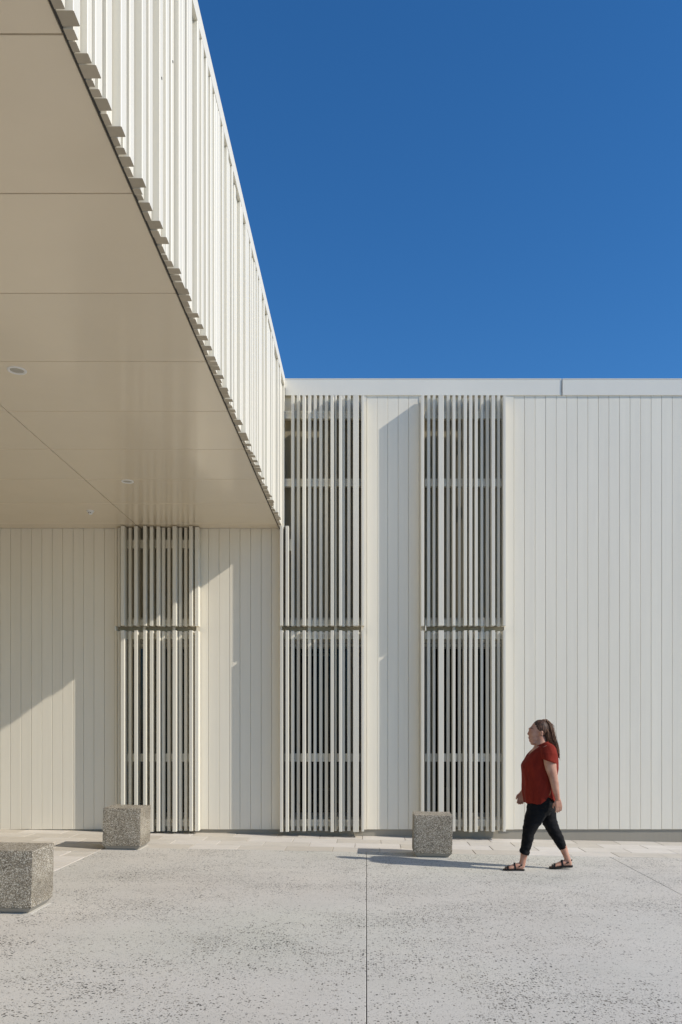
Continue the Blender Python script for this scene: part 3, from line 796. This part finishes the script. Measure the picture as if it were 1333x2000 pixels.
# hairline: keep what lies above and behind a line from the forehead to behind the ear
def keep(p):
    dx = (p.x-W(478,0).x)/ZP; zz = (W(0,0).z-p.z)/ZP
    line = 205 + max(0,dx)*1.25 if dx < 62 else 282 + (dx-62)*1.0
    if dx > 100: line = 400
    return zz < line and dx > -14
bmesh.ops.delete(bm, geom=[f for f in bm.faces if not keep(f.calc_center_median())], context='FACES')
for v in bm.verts:
    dv = v.co-hc
    v.co = hc + dv*(1.0+.012*math.sin(math.atan2(dv.y,dv.z)*26)+.012*mnoise.noise(v.co*40))
r_ = bmesh.ops.solidify(bm, geom=bm.faces[:], thickness=.010)
hair = link('hair', bm_mesh(bm,'hair',True), M_hair, woman)
bm = bmesh.new()
ell(bm, W(606,168), .034,.030,.022); ell(bm, W(630,166), .026,.026,.020)
rh_ = random.Random(3)
path = [(606,172,.010),(640,164,.020),(672,208,.030),(692,285,.036),(712,370,.036),(738,440,.030),(760,505,.022),(770,550,.016),(778,592,.009)]
path2 = [(606,180,.010),(628,200,.022),(645,270,.030),(660,340,.034),(690,400,.030),(726,450,.024),(752,500,.02),(766,540,.014),(774,585,.008)]
for sgi in range(150):
    pp = path if rh_.random() < .62 else path2
    ox, oy = rh_.gauss(0,.55), rh_.gauss(0,.6); ph = rh_.uniform(0,6.3); cutoff = rh_.choice([9,9,9,8,8,7])
    r0 = rh_.uniform(.0022,.0045); pts = []
    ox = max(-1,min(1,ox)); oy = max(-1.1,min(1.1,oy))
    for i,(zx,zy,wd) in enumerate(pp[:cutoff]):
        c = W(zx,zy)+Vector((ox*wd+.004*math.sin(ph+i*1.1)*(i/6), oy*wd*1.1+.005*math.cos(ph+i*.9)*(i/6), 0))
        pts.append(R3(c, r0*(1-.75*(i/(cutoff-1))**2)))
    loft(bm,pts,5)
for sgi in range(46):    # loose hair behind the ear down the nape
    oy = rh_.uniform(-.075,.075); a_ = rh_.uniform(0,1)
    pts = [R3(W(612+30*a_,230+20*a_,oy*.9),.003),R3(W(622+34*a_,300,oy),.004),R3(W(622+48*a_,365,oy*.85),.0035),R3(W(632+62*a_,420+10*a_,oy*.7),.0012)]
    loft(bm,pts,5)
for sgi in range(60):   # curled tips and flyaways
    zx0, zy0 = (rh_.uniform(735,775), rh_.uniform(500,575)) if sgi < 38 else (rh_.uniform(600,720), rh_.uniform(175,420))
    oy = rh_.uniform(-.035,.035); ph = rh_.uniform(0,6.3); pts = []
    for i in range(7):
        pts.append(R3(W(zx0+rh_.uniform(1.5,4)*i+6*math.sin(ph+i*1.0), zy0+8*i, oy+.003*math.sin(ph*2+i)), .0017*(1-.12*i)))
    loft(bm,pts,4)
link('ponytail', bm_mesh(bm,'ponytail',True), M_tail, hair)
bm = bmesh.new()
for k in range(16):
    a0 = 2*math.pi*k/16; a1 = 2*math.pi*(k+1)/16
    c = W(618,178)
    f_ = lambda a: c+Vector((.004+.006*math.sin(a), .021*math.cos(a), .021*math.sin(a)))
    loft(bm,[R3(f_(a0),.005),R3(f_(a1),.005)],8,cap=False)
link('hair_tie', bm_mesh(bm,'hair_tie',True), M_leather, hair)
# ---- face details
for sd in (-1,1):
    bm = bmesh.new(); ell(bm, W(459,278,sd*.031), .0125,.0125,.0115, seg=16); e_ = link('eye', bm_mesh(bm,'eye',True), M_eye, woman)
    bm = bmesh.new(); ell(bm, W(449.5,278,sd*.034), .004,.0062,.006, seg=12); link('iris', bm_mesh(bm,'iris',True), M_iris, e_)
    bm = bmesh.new(); loft(bm,[R3(W(445,254,sd*.014),.0025,.003),R3(W(443,248,sd*.030),.0035,.0035),R3(W(458,250,sd*.048),.003),R3(W(472,258,sd*.057),.0015)],8)
    link('eyebrow', bm_mesh(bm,'eyebrow',True), M_hair, woman)
    bm = bmesh.new(); loft(bm,[R3(W(447,272,sd*.020),.0015),R3(W(446,268,sd*.032),.0022),R3(W(458,270,sd*.044),.002),R3(W(466,276,sd*.050),.001)],8)
    link('eyelid', bm_mesh(bm,'eyelid',True), M_iris, e_)
bm = bmesh.new(); ell(bm,W(432,353),.0075,.019,.0045,seg=14); ell(bm,W(434,364),.0075,.017,.005,seg=14)
link('lips', bm_mesh(bm,'lips',True), M_lip, woman)

# ---- sandals
def sandal(heel, toe, lat, z_off=0):
    t = empty('sandal', (0,0,0)); t.parent = woman; t.location = -woman.location
    hx,hz = heel; tx,tz = toe
    def Q(f, up, l=0): return V(hx+(tx-hx)*f, hz+(tz-hz)*f, lat+l)+Vector((0,0,up))
    out_ = [(-.06,.0),(-.04,.026),(.05,.034),(.25,.034),(.5,.040),(.7,.050),(.85,.049),(.97,.036),(1.03,.014)]
    bm = bmesh.new()
    loop = [(f,l) for f,l in out_]+[(f,-l) for f,l in out_[::-1][0:-1]]
    lo = [bm.verts.new(Q(f,-.014,l)) for f,l in loop]; hi = [bm.verts.new(Q(f,.004,l)) for f,l in loop]
    bm.faces.new(lo[::-1]); bm.faces.new(hi)
    for i in range(len(loop)): bm.faces.new((lo[i],lo[(i+1)%len(loop)],hi[(i+1)%len(loop)],hi[i]))
    link('sole', bm_mesh(bm,'sole'), M_leather, t, loc=(0,0,0))
    def strap(pts, wdt):
        bm = bmesh.new()
        loft(bm,[(p,wdt,.0035) for p in pts],8)
        link('strap', bm_mesh(bm,'strap',True), M_leather, t, loc=(0,0,0))
    def arch(f0, h, half, lean=0, wdt=.009, n_=9):
        bm = bmesh.new(); pr=None
        for i in range(n_):
            a = math.pi*i/(n_-1)
            c0 = Q(f0+lean*math.sin(a), .003+h*math.sin(a)**.8, half*math.cos(a))
            c1 = Q(f0+lean*math.sin(a)+wdt*2/.25, .003+(h-.004)*math.sin(a)**.8, half*math.cos(a))
            o1 = Vector((0,math.cos(a),math.sin(a)))*.003
            r4 = [bm.verts.new(v) for v in (c0,c1,c1+o1,c0+o1)]
            if pr:
                for k in range(4): bm.faces.new((pr[k],pr[(k+1)%4],r4[(k+1)%4],r4[k]))
            else: bm.faces.new(r4[::-1])
            pr = r4
        bm.faces.new(pr)
        link('strap', bm_mesh(bm,'strap'), M_leather, t, loc=(0,0,0))
    arch(.74,.036,.050,0,.012); arch(.86,.028,.048,0,.006)
    arch(.36,.072,.038,.06,.011)
    # heel strap up round the ankle
    bm = bmesh.new(); pr = None
    for i in range(11):
        a = -math.pi/2+math.pi*i/10
        c0 = Q(.25-.27*math.cos(a), .030+.030*math.cos(a), .037*math.sin(a)); up = Vector((0,0,.014)); o1 = Vector((.003*math.cos(a),.003*math.sin(a),0))
        r4 = [bm.verts.new(v) for v in (c0,c0+up,c0+up+o1,c0+o1)]
        if pr:
            for k in range(4): bm.faces.new((pr[k],pr[(k+1)%4],r4[(k+1)%4],r4[k]))
        else: bm.faces.new(r4[::-1])
        pr = r4
    bm.faces.new(pr); link('heel_strap', bm_mesh(bm,'heel_strap'), M_leather, t, loc=(0,0,0))
sandal((372,1862),(142,1856),-.078)
sandal((925,1846),(672,1858),.078)
